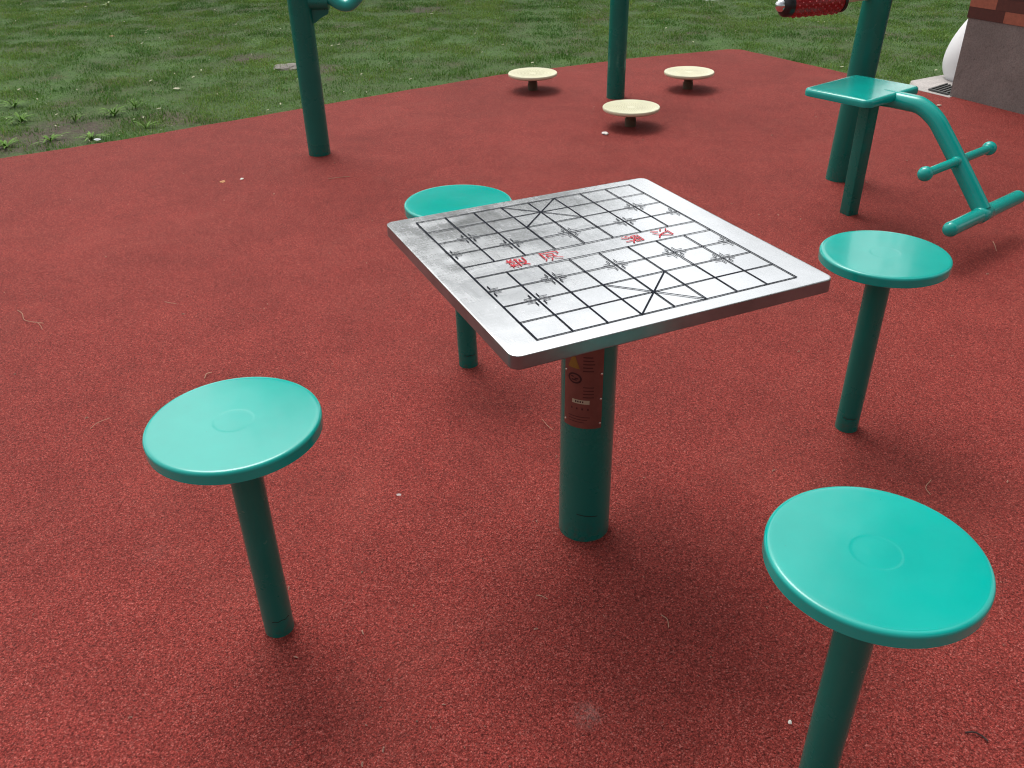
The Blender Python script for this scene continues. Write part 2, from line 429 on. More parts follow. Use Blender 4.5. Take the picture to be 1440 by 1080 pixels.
def brick_run(bm, lay, org, ax, out, L, first):
    for row in range(44):
        z0 = .4855+row*.0662; z1 = z0+.0655
        x = -.006; k = 0
        ln = [.285, .235, .16, .30, .20, .26][(row*5+first) % 6] if row > 1 else (.262, .190)[row]
        while x < L-.01:
            x1 = min(x+ln, L+.006)
            if row == 0: drk = k % 3 != 1
            elif row == 1: drk = k % 3 != 0
            else: drk = rb3.random() < .5
            c = rb3.choice([(.075, .016, .011), (.060, .013, .010), (.09, .022, .015)]) if drk else rb3.choice([(.33, .10, .058), (.28, .085, .05), (.38, .13, .075)])
            q = [org+ax*x-out*.012, org+ax*(x1-.0008)-out*.012, org+ax*(x1-.0008)+out*.003, org+ax*x+out*.003]
            lo = [bm.verts.new((p.x, p.y, z0)) for p in q]; hi = [bm.verts.new((p.x, p.y, z1)) for p in q]
            for v in lo+hi: v[lay] = (c[0], c[1], c[2], 1)
            bm.faces.new(lo[::-1]); bm.faces.new(hi)
            for j in range(4): bm.faces.new((lo[j], lo[(j+1) % 4], hi[(j+1) % 4], hi[j]))
            x = x1; ln = .245+.03*rb3.random(); k += 1
bm = bmesh.new(); lay = bm.verts.layers.float_color.new('tint')
brick_run(bm, lay, Vector((0, 0, 0)), PD, -Yn, 2.4, 0)
brick_run(bm, lay, Vector((0, 0, 0))+Yn*.01, Yn, -PD, .88, 3)
obj('brick_courses', fin(bm), COURSE, bf, smooth=False)
wallbox('coping', -.05, 2.45, .95, 3.405, 3.5, CONC, .0)

# white egg-shaped stone
bm = bmesh.new()
prof = []
for k in range(25):
    a = -PI/2 + PI*k/24
    z = .26 + .30*math.sin(a); rr_ = .235*math.cos(a)*(1-.22*math.sin(a))
    prof.append((max(rr_, 0 if k in (0, 24) else .001), z))
lathe(bm, prof, 48)
for v in bm.verts:
    v.co += v.normal*0 + Vector((1, 1, 1))*0
    v.co *= 1 + .03*noise.noise(v.co*4)
    v.co.x += v.co.z*.10
egg = obj('painted_boulder', fin(bm), EGG, loc=(3.325, 6.36, -.045))
tag(egg, 'white painted egg-shaped boulder half hidden behind the pillar', 'boulder')

# ------------------------------------------------------------------ stools
SR = .1615
def make_stool(base, top, zt, label, spin):
    t = thing('round_stool', label, 'stool', (base[0], base[1], 0), 0, 'round stools set around the chess table')
    dx, dy = top[0]-base[0], top[1]-base[1]
    bm = bmesh.new()
    prof = [(0, -.004), (.030, -.004), (SR-.004, -.0055), (SR-.004, -.026), (SR-.0015, -.0265), (SR, -.025), (SR, -.0235), (SR, -.0078), (SR, -.0062), (SR-.0008, -.0038), (SR-.0028, -.0014), (SR-.006, -.0003), (SR-.009, 0), (SR-.014, 0),
            (.10, .0), (.046, 0), (.042, 0), (.0400, 0), (.0388, 0), (.0370, -.0001), (.0350, -.00018), (.0335, -.0002), (.015, -.0002), (0, -.0002)]
    lathe(bm, prof, 128)
    s = obj('seat', fin(bm), PAINT, t, loc=(dx, dy, zt))
    s.rotation_euler = (.004*math.cos(spin), .006*math.sin(spin), spin)
    bm = bmesh.new()
    tube(bm, [(0, 0, -.02), (dx, dy, zt-.0055)], .0315, 40)
    obj('pole', fin(bm), PAINT_POST, t)
    bm = bmesh.new()       # weld collar under the seat
    tube(bm, [(dx, dy, zt-.020), (dx, dy, zt-.0062)], [.034, .042], 40)
    obj('weld_collar', fin(bm), PAINT_POST, t)
    bm = bmesh.new()       # crack in the paint just above the ground
    a0 = math.atan2(-base[1], -base[0])
    for j in range(14):
        a = a0 + .2 + (j-7)*.09; a2 = a+.09
        z = .047 + .0012*math.sin(j*1.1); z2 = .047 + .0012*math.sin((j+1)*1.1)
        w = .0011
        R = .0319
        bm.faces.new([bm.verts.new((R*math.cos(q), R*math.sin(q), h)) for q, h in ((a, z-w), (a2, z2-w), (a2, z2+w), (a, z+w))])
    obj('paint_crack', fin(bm), DARK, t)
    return t
make_stool((-.520, 1.346), (-.519, 1.343), .548, 'green round stool nearest the left edge, alone on red ground left of the steel table', .3)
make_stool((-.142, 2.476), (-.149, 2.488), .5535, 'green round stool behind the steel table, its seat partly hidden by the tabletop', 1.2)
make_stool((.967, 2.068), (.969, 2.072), .5415, 'green round stool right of the steel table, in front of the leg trainer', 2.2)
make_stool((.535, .958), (.536, .960), .545, 'green round stool closest to the viewer, with its pole cut by the bottom edge', 4.0)

# ------------------------------------------------------------------ chess table
TA = math.radians(24.337); TZ = .75
tb = thing('chess_table', 'square stainless steel chess table on a thick green post', 'table', (.172, 1.662, 0), TA)
off = Matrix.Rotation(-TA, 3, 'Z') @ Vector((.168-.172, 1.6435-1.662, 0))
bm = bmesh.new()
H = .333
slab(bm, H, H, .019, [(.004, -.024), (.0006, -.0260), (0, -.0250), (0, -.0240), (0, -.0022), (0, -.0012), (.0005, -.0003), (.0014, 0), (.004, 0), (.007, 0)], 8)
top = obj('tabletop', fin(bm), STEEL, tb, loc=(off.x, off.y, TZ))
me = top.data
# finer top face with slight dents: rebuild the cap as a grid inside the rim
bm = bmesh.new(); bm.from_mesh(me); bm.faces.ensure_lookup_table()
cap = max(bm.faces, key=lambda f: f.calc_center_median().z + (1 if len(f.verts) > 20 else 0))
rimv = list(cap.verts)
bmesh.ops.delete(bm, geom=[cap], context='FACES_ONLY')
M = 90; hh = .310; grid = {}
dents = [(-.285, .06, .018, -.0016), (-.278, .115, .012, -.001), (-.17, .245, .010, .0007), (.12, -.13, .02, -.0005), (-.30, .27, .03, -.0012), (-.22, .30, .05, -.0012), (.2, .1, .06, .0006), (.02, .06, .08, -.0006)]
for i in range(M+1):
    for j in range(M+1):
        x = -hh+2*hh*i/M; y = -hh+2*hh*j/M
        z = 0
        for (dx, dy, s_, a_) in dents: z += a_*math.exp(-((x-dx)**2+(y-dy)**2)/(2*s_*s_))
        z += .0006*noise.noise(Vector((x*6, y*6, 0)))
        ed = min(hh-abs(x), hh-abs(y)); e_ = min(1, ed/.045); z *= e_*e_*(3-2*e_)
        grid[i, j] = bm.verts.new((x, y, z))
for i in range(M):
    for j in range(M): bm.faces.new((grid[i, j], grid[i+1, j], grid[i+1, j+1], grid[i, j+1]))
bnd = [grid[i, 0] for i in range(M)] + [grid[M, j] for j in range(M)] + [grid[i, M] for i in range(M, 0, -1)] + [grid[0, j] for j in range(M, 0, -1)]
rimv.sort(key=lambda v: math.atan2(v.co.y, v.co.x)); bnd.sort(key=lambda v: math.atan2(v.co.y, v.co.x))
# stitch rim ring and grid boundary by angle
i = j = 0; na, nb_ = len(rimv), len(bnd)
ang = lambda v: math.atan2(v.co.y, v.co.x)
while i < na or j < nb_:
    a1 = ang(rimv[(i+1) % na]) + (2*PI if i+1 >= na else 0); b1 = ang(bnd[(j+1) % nb_]) + (2*PI if j+1 >= nb_ else 0)
    if j >= nb_ or (i < na and a1 <= b1):
        bm.faces.new((rimv[i % na], rimv[(i+1) % na], bnd[j % nb_])); i += 1
    else:
        bm.faces.new((rimv[i % na], bnd[(j+1) % nb_], bnd[j % nb_])); j += 1
bmesh.ops.recalc_face_normals(bm, faces=bm.faces); bm.to_mesh(me); bm.free()
me.polygons.foreach_set('use_smooth', [True]*len(me.polygons)); me.set_sharp_from_angle(angle=math.radians(38))

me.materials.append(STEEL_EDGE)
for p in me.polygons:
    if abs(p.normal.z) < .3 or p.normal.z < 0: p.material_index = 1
# printed board
ZM = .0011
XS = [-.2714+.5428*k/8 for k in range(9)]
YS = [-.297, -.2290, -.1615, -.0940, -.0270, .0290, .0965, .1640, .2315, .2985]
bm = bmesh.new()
def strip(bm, p, q, w=.0028, z=ZM):
    p = Vector((p[0], p[1])); q = Vector((q[0], q[1])); d = (q-p).normalized(); n_ = Vector((-d.y, d.x))*w/2
    p2, q2 = p-d*w/2, q+d*w/2
    seg = max(1, int((q2-p2).length/.02)); last = None
    for k in range(seg+1):
        c_ = p2.lerp(q2, k/seg); a = bm.verts.new((c_.x+n_.x, c_.y+n_.y, z)); b = bm.verts.new((c_.x-n_.x, c_.y-n_.y, z))
        if last: bm.faces.new((last[0], last[1], b, a))
        last = (a, b)
lz = 0
for k, y in enumerate(YS): strip(bm, (XS[0], y), (XS[8], y), .0031, ZM)
for k, x in enumerate(XS):
    if k in (0, 8): strip(bm, (x, YS[0]), (x, YS[9]), .0032, ZM+.00006)
    else: strip(bm, (x, YS[0]), (x, YS[4]), .0030, ZM+.00006); strip(bm, (x, YS[5]), (x, YS[9]), .0030, ZM+.00006)
for (a, b) in ((0, 2), (7, 9)):
    strip(bm, (XS[3], YS[a]), (XS[5], YS[b]), .0032, ZM+.00012); strip(bm, (XS[3], YS[b]), (XS[5], YS[a]), .0032, ZM+.00018)
def corner_marks(i, j):
    g, L, w = .0082, .0140, .0023
    for sx in (-1, 1):
        if (i == 0 and sx < 0) or (i == 8 and sx > 0): continue
        for sy in (-1, 1):
            c0 = (XS[i]+sx*g, YS[j]+sy*g)
            strip(bm, c0, (c0[0]+sx*L, c0[1]), w, ZM+.00024); strip(bm, (c0[0], c0[1]+sy*w), (c0[0], c0[1]+sy*L), w, ZM+.00024)
for j in (3, 6):
    for i in (0, 2, 4, 6, 8): corner_marks(i, j)
for j in (2, 7):
    for i in (1, 7): corner_marks(i, j)
fin(bm)
for f in bm.faces:
    if f.normal.z < 0: f.normal_flip()
obj('board_lines', bm, INK, tb, smooth=False, loc=(off.x, off.y, TZ))
def glyph(ch, x, y, rot, size):
    cu = bpy.data.curves.new('glyph', 'FONT'); cu.body = ch; cu.size = size; cu.align_x = 'CENTER'; cu.align_y = 'CENTER'
    cu.resolution_u = 4; cu.extrude = 0; cu.offset = .00005
    to = bpy.data.objects.new('glyph_tmp', cu); COL.objects.link(to)
    bpy.context.view_layer.update()
    mm = bpy.data.meshes.new_from_object(to.evaluated_get(bpy.context.evaluated_depsgraph_get()))
    bpy.data.objects.remove(to); bpy.data.curves.remove(cu)
    if len(mm.vertices) == 0: print('EMPTY GLYPH'); return
    co = np.array([v.co[:] for v in mm.vertices]); print('glyph', ch, len(co), co.min(0), co.max(0))
    c_ = (co.min(0)+co.max(0))/2; 
    for v in mm.vertices: v.co = v.co - Vector(c_)
    mm.transform(Matrix.Translation((x, y, ZM+.0003)) @ Matrix.Rotation(rot, 4, 'Z'))
    mm.materials.clear(); mm.materials.append(REDINK)
    go = bpy.data.objects.new('river_character', mm); go.location = (off.x, off.y, TZ); link(go, tb)
glyph('楚', -.166, .003, PI/2, .045)
glyph('河', -.092, .003, PI/2, .045)
glyph('界', .098, .003, -PI/2, .045)
glyph('汉', .171, .003, -PI/2, .045)
bm = bmesh.new(); tube(bm, [(0, 0, -.02), (0, 0, TZ-.0245)], .0620, 64)
obj('post', fin(bm), PAINT_POST, tb)
bm = bmesh.new(); box(bm, (-.13, -.13, TZ-.0305), (.13, .13, TZ-.0257), .001)
obj('mounting_plate', fin(bm), PAINT_POST, tb)
bm = bmesh.new()
for j in range(12):
    a = -PI/2-TA + .02 + (j-6)*.07; a2 = a+.07; z = .085-.002*j/3; z2 = .085-.002*(j+1)/3; R = .0626
    bm.faces.new([bm.verts.new((R*math.cos(q), R*math.sin(q), h)) for q, h in ((a, z-.0012), (a2, z2-.0012), (a2, z2+.0012), (a, z+.0012))])
obj('paint_crack', fin(bm), DARK, tb)
# instruction plate wrapped round the post
pl = thing('tmp', '', ''); bpy.data.objects.remove(pl)
ROT = -PI/2-TA-.10        # the side of the post that looks at the viewer (table space)
A0, A1 = -.95, .52
Z0, Z1 = .335, .605
def wrap(bm, poly, R, mi=0):
    vs = [bm.verts.new((R*math.cos(ROT+a), R*math.sin(ROT+a), z)) for a, z in poly]
    f = bm.faces.new(vs); f.material_index = mi
def wrapgrid(bm, a0, a1, z0, z1, R, n=14, th=0):
    for k in range(n):
        p, q = a0+(a1-a0)*k/n, a0+(a1-a0)*(k+1)/n
        wrap(bm, [(p, z0), (q, z0), (q, z1), (p, z1)], R)
PLATE = simple('brick_red_label', (.17, .062, .048), .35, 0, .15, 30)
YEL = simple('yellow_print', (.24, .14, .02), .5)
DKRED = simple('dark_print', (.030, .008, .010), .5)
FADE = simple('faded_print', (.060, .016, .016), .5)
SIL = simple('silver_print', (.42, .40, .28), .45)
bm = bmesh.new()
wrapgrid(bm, A0, A1, Z0, Z1, .0630, 18); wrapgrid(bm, A0, A1, Z0, Z1, .0618, 18)
bmesh.ops.remove_doubles(bm, verts=bm.verts, dist=1e-5)
plate = obj('instruction_plate', fin(bm), PLATE, tb)
bm = bmesh.new()

for k in range(8):
    za, zb = .488+k*.0048, .488+(k+1)*.0048; wa, wb = .24*(1-k/8), .24*(1-(k+1)/8)
    for q in range(4):
        f0, f1_ = -1+q*.5, -.5+q*.5
        wrap(bm, [(-.55+wa*f0, za), (-.55+wa*f1_, za), (-.55+wb*f1_, zb), (-.55+wb*f0, zb)] if k < 7 else [(-.55+wa*f0, za), (-.55+wa*f1_, za), (-.55, zb)], .0634)
obj('warning_triangle', fin(bm), YEL, plate, smooth=False)
bm = bmesh.new()
for q in range(24):
    t0, t1 = 2*PI*q/24, 2*PI*(q+1)/24
    f = [(-.50+.27*math.cos(t0), .463+.0135*math.sin(t0)), (-.50+.27*math.cos(t1), .463+.0135*math.sin(t1)), (-.50+.20*math.cos(t1), .463+.0095*math.sin(t1)), (-.50+.20*math.cos(t0), .463+.0095*math.sin(t0))]
    wrap(bm, f, .0634)
for (x0, x1, z) in ((-.64, -.54, .4665), (-.50, -.36, .463), (-.62, -.42, .459)):
    wrapgrid(bm, x0, x1, z-.0016, z+.0016, .0634, 2)
obj('oval_emblem', fin(bm), DKRED, plate, smooth=False)
def print_block(rows):
    bm = bmesh.new()
    for r_ in rows: wrapgrid(bm, *r_[:4], .0634, r_[4])
    obj('print_block', fin(bm), FADE, plate, smooth=False)
print_block([(-.20, .14+.1*((k*7) % 3)/3, .517-k*.0085, .520-k*.0085, 4) for k in range(5)])
print_block([(-.18, .20, .442-k*.0085, .4445-k*.0085, 4) for k in range(4)])
print_block([(-.42, .28, .549, .552, 6), (-.42, .15, .541, .5435, 6)])
print_block([(-.62+k*.2, -.56+k*.2, .384, .389, 1) for k in range(4)])
print_block([(-.72, -.1+.1*k, .350+k*.007, .352+k*.007, 4) for k in range(3)])
bm = bmesh.new(); wrapgrid(bm, -.58, .06, .400, .410, .0634, 6)
obj('silver_strip', fin(bm), SIL, plate, smooth=False)
bm = bmesh.new()
for k in range(4): wrapgrid(bm, -.46+k*.085, -.41+k*.085, .403, .4075, .0637, 1)
obj('strip_print', fin(bm), DKRED, plate, smooth=False)
for (a, z) in ((A1-.06, .476), (A1-.06, .412), (A1-.06, .348), (A0+.07, .476), (A0+.07, .348)):
    bm = bmesh.new(); d = Vector((math.cos(ROT+a), math.sin(ROT+a), 0))
    q = d.to_track_quat('Z', 'Y').to_matrix().to_4x4()
    lathe(bm, [(0, 0), (.0028, 0), (.0026, .0009), (.0014, .0018), (0, .002)], 14, Matrix.Translation(d*.0631+Vector((0, 0, z))) @ q)
    obj('rivet', fin(bm), RIVET, plate)

# ------------------------------------------------------------------ tall posts
def post_bm(h, lean=(0, 0), r=.0610):
    bm = bmesh.new(); tube(bm, [(0, 0, -.02), (lean[0], lean[1], h)], r, 48); return fin(bm)
def dome_bm(r, mtx):
    bm = bmesh.new(); lathe(bm, [(r*1.02, -.02), (r*1.02, 0), (r*.9, .02), (r*.6, .035), (0, .043)], 40, mtx); return fin(bm)
# post 1 with swing bracket
p1 = thing('walker_post', 'leftmost green fitness post with a curved bracket arm, standing near the lawn edge', 'fitness post', (-1.061, 4.872, 0))
obj('post', post_bm(2.1), PAINT_POST, p1); obj('cap', dome_bm(.061, Matrix.Translation((0, 0, 2.1))), PAINT_POST, p1)
bm = bmesh.new(); tube(bm, [(.045, 0, .790), (.150, 0, .790)], .036, 32)
obj('bracket_sleeve', fin(bm), PAINT_POST, p1)
bm = bmesh.new()
g = [(.055, .685), (.070, .690), (.105, .715), (.120, .722), (.142, .732), (.150, .765), (.055, .765)]
fr = [bm.verts.new((x, -.008, z)) for x, z in g]; bk = [bm.verts.new((x, .008, z)) for x, z in g]
bm.faces.new(fr); bm.faces.new(bk[::-1])
for k in range(len(g)): bm.faces.new((fr[k], bk[k], bk[(k+1) % len(g)], fr[(k+1) % len(g)]))
obj('gusset', fin(bm), PAINT_POST, p1, smooth=False)
bm = bmesh.new(); tube(bm, smooth_path([(.142, 0, .812), (.170, 0, .800), (.205, 0, .778), (.245, 0, .770), (.285, 0, .790), (.325, 0, .845), (.345, 0, .95), (.345, 0, 1.2)], 8), .029, 28)
obj('curved_arm', fin(bm), PAINT, p1)
# post 2 (waist twister)
p2 = thing('twister_post', 'green fitness post standing between the three cream twister discs', 'fitness post', (.742, 6.035, 0))
obj('post', post_bm(1.25, (0.0, 0)), PAINT_POST, p2); obj('cap', dome_bm(.061, Matrix.Translation((0, 0, 1.25))), PAINT_POST, p2)
bm = bmesh.new(); tube(bm, smooth_path([(.26*math.cos(a), .26*math.sin(a), 1.15) for a in np.linspace(0, 2*PI*.98, 24)], 2), .016, 16)
obj('handrail', fin(bm), PAINT, p2)
# twister discs
def make_disc(x, y, label):
    t = thing('twister_disc', label, 'twister disc', (x, y, 0), 0, 'cream standing discs of the waist twister')
    bm = bmesh.new(); R = .172
    prof = [(0, .085), (.10, .085), (R-.012, .094), (R-.002, .100), (R, .106), (R, .112), (R-.003, .1165), (R-.008, .1175), (R-.014, .1165), (R-.020, .1140), (.08, .1125), (0, .1120)]
    lathe(bm, prof, 72)
    # rings of raised anti-slip studs
    for ring in range(3, 15):
        rr_ = ring*.0098
        nst = int(2*PI*rr_/.0115)
        for k in range(nst):
            a = 2*PI*k/nst + ring; cx_, cy_ = rr_*math.cos(a), rr_*math.sin(a); w = .0028; z0 = .1120; z1 = .1150
            lo = [bm.verts.new((cx_+sx*w, cy_+sy*w, z0)) for sx, sy in ((-1, -1), (1, -1), (1, 1), (-1, 1))]
            ap_ = bm.verts.new((cx_, cy_, z1))
            for q in range(4): bm.faces.new((lo[q], lo[(q+1) % 4], ap_))
    obj('footplate', fin(bm), CREAM, t)
    bm = bmesh.new(); lathe(bm, [(0, -.01), (.034, -.01), (.034, .045), (.030, .048), (.030, .0845), (0, .0845)], 32)
    obj('stem', fin(bm), STEM, t)
make_disc(.188, 6.303, 'cream twister disc on the left of the green post, nearest the lawn')
make_disc(.752, 5.317, 'cream twister disc in front of the green post, the closest of three')
make_disc(1.272, 6.243, 'cream twister disc on the right of the green post')

# post 3 with massage roller
p3 = thing('massage_post', 'thick green post with a studded red massage roller, behind the square seat', 'fitness post', (1.672, 4.262, 0))
LEAN = (.055, 0)
obj('post', post_bm(1.7, LEAN, .0640), PAINT_POST, p3); obj('cap', dome_bm(.064, Matrix.Translation((LEAN[0], 0, 1.7))), PAINT_POST, p3)
def P3L(p): return Vector(p) - Vector((1.672, 4.262, 0))
ZR = .858
ra, rb = P3L((1.178, 3.985, ZR)), P3L((1.478, 4.093, ZR)); dr = (rb-ra).normalized()
Q = dr.to_track_quat('Z', 'Y').to_matrix().to_4x4()
bm = bmesh.new(); tube(bm, [ra+dr*.01, P3L((1.690, 4.262-.0, ZR))*1.0], .021, 24)
obj('shaft', fin(bm), CREAM_SHAFT, p3)
Lr = (rb-ra).length
rl = None
bm = bmesh.new()
lathe(bm, [(0, .045), (.046, .045), (.050, .052), (.050, Lr-.03), (.044, Lr-.018), (0, Lr-.018)], 48, Matrix.Translation(ra) @ Q)
roller = obj('roller', fin(bm), REDPAD, p3)
bm = bmesh.new()
for i in range(14):
    for k in range(14):
        a = 2*PI*(k+.5*(i % 2))/14; z = .062+i*(Lr-.10)/13
        m4 = Matrix.Translation(ra) @ Q @ Matrix.Rotation(a, 4, 'Z') @ Matrix.Translation((.0497, 0, z)) @ Matrix.Rotation(PI/2, 4, 'Y')
        lathe(bm, [(.0055, -.001), (.0045, .003), (.002, .0052), (0, .0056)], 8, m4)
studs = simple('red_stud', (.42, .04, .045), .2)
obj('studs', fin(bm), studs, roller)
bm = bmesh.new(); lathe(bm, [(0, .004), (.030, .004), (.044, .012), (.0485, .022), (.0485, .0445), (0, .0445)], 40, Matrix.Translation(ra) @ Q)
obj('end_ring', fin(bm), BLACK, p3)
bm = bmesh.new(); lathe(bm, [(0, Lr-.0175), (.0475, Lr-.0175), (.0475, Lr-.004), (.03, Lr+.002), (0, Lr+.002)], 40, Matrix.Translation(ra) @ Q)
obj('end_ring', fin(bm), BLACK, p3)
bm = bmesh.new(); lathe(bm, [(0, -.022), (.012, -.0195), (.021, -.012), (.0255, -.002), (.0265, .003), (0, .0035)], 32, Matrix.Translation(ra) @ Q)
obj('end_cap', fin(bm), CHROME, p3)

# ------------------------------------------------------------------ leg trainer
SX = math.radians(38); EX = Vector((math.cos(SX), math.sin(SX), 0)); AX = Vector((math.cos(SX-PI/2), math.sin(SX-PI/2), 0))
lt = thing('leg_trainer', 'green square-seated leg trainer with a bent arm and two crossbars', 'exercise machine', (1.557, 3.776, 0))
def L3(p): return Vector(p) - Vector((1.557, 3.776, 0))
bm = bmesh.new()
box(bm, (-.0295, -.0295, -.02), (.0295, .0295, .5545), .006, Matrix.Rotation(SX-.25, 4, 'Z'))
obj('post', fin(bm), PAINT_POST, lt)
bm = bmesh.new()
slab(bm, .196, .160, .035, [(.006, .527), (.001, .529), (0, .532), (0, .548), (.002, .5535), (.006, .5572), (.012, .5590), (.02, .5593)], 8)
sp = L3((1.515, 3.788, 0))
bmesh.ops.transform(bm, matrix=Matrix.Translation((sp.x, sp.y, 0)) @ Matrix.Rotation(SX, 4, 'Z'), verts=bm.verts)
obj('seat', fin(bm), PAINT, lt)
bm = bmesh.new()
raw = [(1.560, 3.771, .520), (1.600, 3.720, .526), (1.660, 3.643, .527), (1.698, 3.595, .521), (1.739, 3.542, .484), (1.770, 3.502, .432), (1.817, 3.443, .346), (1.863, 3.383, .259), (1.908, 3.325, .172)]
tube(bm, smooth_path([L3(p) for p in raw], 6), .0345, 32)
arm = obj('bent_arm', fin(bm), PAINT, lt)
def ballbar(name, c, a, b, r, rb_, n=28):
    bm = bmesh.new(); c = L3(c)
    tube(bm, [c+EX*a, c+EX*b], r, n); fin(bm)
    o = obj(name, bm, PAINT, lt)
    for s in (a, b):
        bm = bmesh.new(); bmesh.ops.create_uvsphere(bm, u_segments=28, v_segments=18, radius=rb_, matrix=Matrix.Translation(c+EX*s))
        obj('ball_end', fin(bm), PAINT, o)
    bm = bmesh.new(); 
ballbar('upper_crossbar', (1.823, 3.435, .345), -.258, .245, .0182, .0292)
ballbar('lower_crossbar', (1.912, 3.319, .160), -.250, .290, .0300, .0304)
for (c, r, w) in (((1.823, 3.435, .345), .0215, .040), ((1.912, 3.319, .160), .0330, .040)):
    bm = bmesh.new(); c = L3(c); tube(bm, [c-EX*w, c-EX*(w-.006), c+EX*(w-.006), c+EX*w], [r*.86, r, r, r*.86], 28)
    obj('weld_joint', fin(bm), PAINT, lt)

# ------------------------------------------------------------------ things on the lawn
def rock(name, label, loc, sx, sy, sz, m, cat, seed=0, rot=0):
    bm = bmesh.new(); bmesh.ops.create_icosphere(bm, subdivisions=4, radius=1)
    for v in bm.verts:
        n_ = noise.noise(v.co*1.7+Vector((seed, 0, 0)))*.35 + noise.noise(v.co*5+Vector((seed, 2, 0)))*.12
        v.co *= 1+n_
        v.co = Vector((v.co.x*sx, v.co.y*sy, v.co.z*sz))
    o = obj(name, fin(bm), m, loc=loc, rotz=rot); tag(o, label, cat); return o
q = G(404, 93); rock('broken_slab', 'flat broken grey slab lying in the lawn behind the leftmost post', (q.x, q.y, -.012), .13, .12, .020, STONE, 'slab', 3)
q = G(992, -6); rock('pale_flagstone', 'pale flat flagstone in the lawn beyond the twister discs', (q.x, q.y, -.01), .30, .25, .04, make_conc('white_flagstone', (.6, .6, .6)), 'flagstone', 5)

# ------------------------------------------------------------------ grass
def pnoise(x, y, s, seed):
    out = np.empty(len(x))
    for k in range(len(x)): out[k] = noise.noise(Vector((x[k]*s, y[k]*s, seed)))
    return out
# coarse noise field sampled on a grid, then looked up
gx = np.linspace(-9, 9, 361); gy = np.linspace(4, 16, 241)
def field(s, seed):
    F_ = np.array([[noise.fractal(Vector((x*s, y*s, seed)), 1.0, 2.0, 4) for x in gx] for y in gy]); return F_
F1 = field(1.3, 5.0); F2 = field(3.6, 9.0)
def look(Fd, x, y):
    i = np.clip(((x+9)/18*360).astype(int), 0, 360); j = np.clip(((y-4)/12*240).astype(int), 0, 240); return Fd[j, i]
def on_apron(x, y):
    px = np.array([p[0] for p in APRON]); py = np.array([p[1] for p in APRON]); ins = np.zeros(len(x), bool); n = len(px); j = n-1
    for i in range(n):
        c = ((py[i] > y) != (py[j] > y)) & (x < (px[j]-px[i])*(y-py[i])/(py[j]-py[i]+1e-12)+px[i]); ins ^= c; j = i
    return ins
patches = [(G(45, 195), .35), (G(100, 178), .30), (G(350, 78), .22), (G(450, 95), .22), (G(600, 12), .25), (G(140, 150), .18), (G(400, 68), .16), (G(190, 55), .2)]
def gen(n, ymax, hlo, hhi, wid):
    x = rng.uniform(-7.2, 6.2, n*2); u_ = rng.uniform(0, 1, n*2)
    y0 = 4.6; y = y0 + (ymax-y0)*u_
    ey_ = edge_y(np.clip(x, exs[0], exs[-1]))
    rightside = x > 2.95
    d = y-ey_
    ok = (d > .0) & (np.abs(x) < .66*y+1.0)
    ok &= ~(rightside & (y < 6.35)) & ~on_apron(x, y)
    f1 = look(F1, x, y); f2 = look(F2, x, y)
    dens = np.clip(.62 + .9*f2 + .4*f1, .10, 1)
    dens = np.where(d < .05, dens*np.clip(d/.05, .12, 1), dens)
    for p, r_ in patches:
        dd = np.hypot(x-p.x, (y-p.y))
        dens *= np.clip((dd/r_)**1.5+.08, 0, 1)
    ok &= rng.uniform(0, 1, len(x)) < dens
    x, y, d, f1, f2 = x[ok][:n], y[ok][:n], d[ok][:n], f1[ok][:n], f2[ok][:n]
    n = len(x)
    h = rng.uniform(hlo, hhi, n)*(1+.5*np.clip(f2*2, -.5, 1)); w = wid*rng.uniform(.7, 1.4, n)*(1+.06*np.maximum(y-6, 0))
    a = rng.uniform(0, 2*PI, n); le = rng.uniform(.25, 1.1, n)
    dx, dy = np.cos(a), np.sin(a); px, py = -dy, dx
    z0 = -.013
    V = np.empty((n, 5, 3))
    V[:, 0] = np.stack([x-px*w/2, y-py*w/2, np.full(n, z0)], 1); V[:, 1] = np.stack([x+px*w/2, y+py*w/2, np.full(n, z0)], 1)
    mx_, my_ = x+dx*h*le*.30, y+dy*h*le*.30; mz = z0+h*.62
    V[:, 2] = np.stack([mx_+px*w*.42, my_+py*w*.42, mz], 1); V[:, 3] = np.stack([mx_-px*w*.42, my_-py*w*.42, mz], 1)
    V[:, 4] = np.stack([x+dx*h*le, y+dy*h*le, z0+h*(.98-.28*le)], 1)
    t = rng.uniform(0, 1, n); f = np.clip(.5+f1*1.1+rng.normal(0, .18, n), 0, 1)
    c1 = np.array([.060, .165, .024]); c2 = np.array([.165, .275, .052]); c3 = np.array([.30, .29, .13])
    col = c1*(1-f[:, None]) + c2*f[:, None]
    col *= rng.uniform(.7, 1.35, n)[:, None]
    dry = t > .93; col[dry] = c3*rng.uniform(.6, 1.2, dry.sum())[:, None]
    return V, col
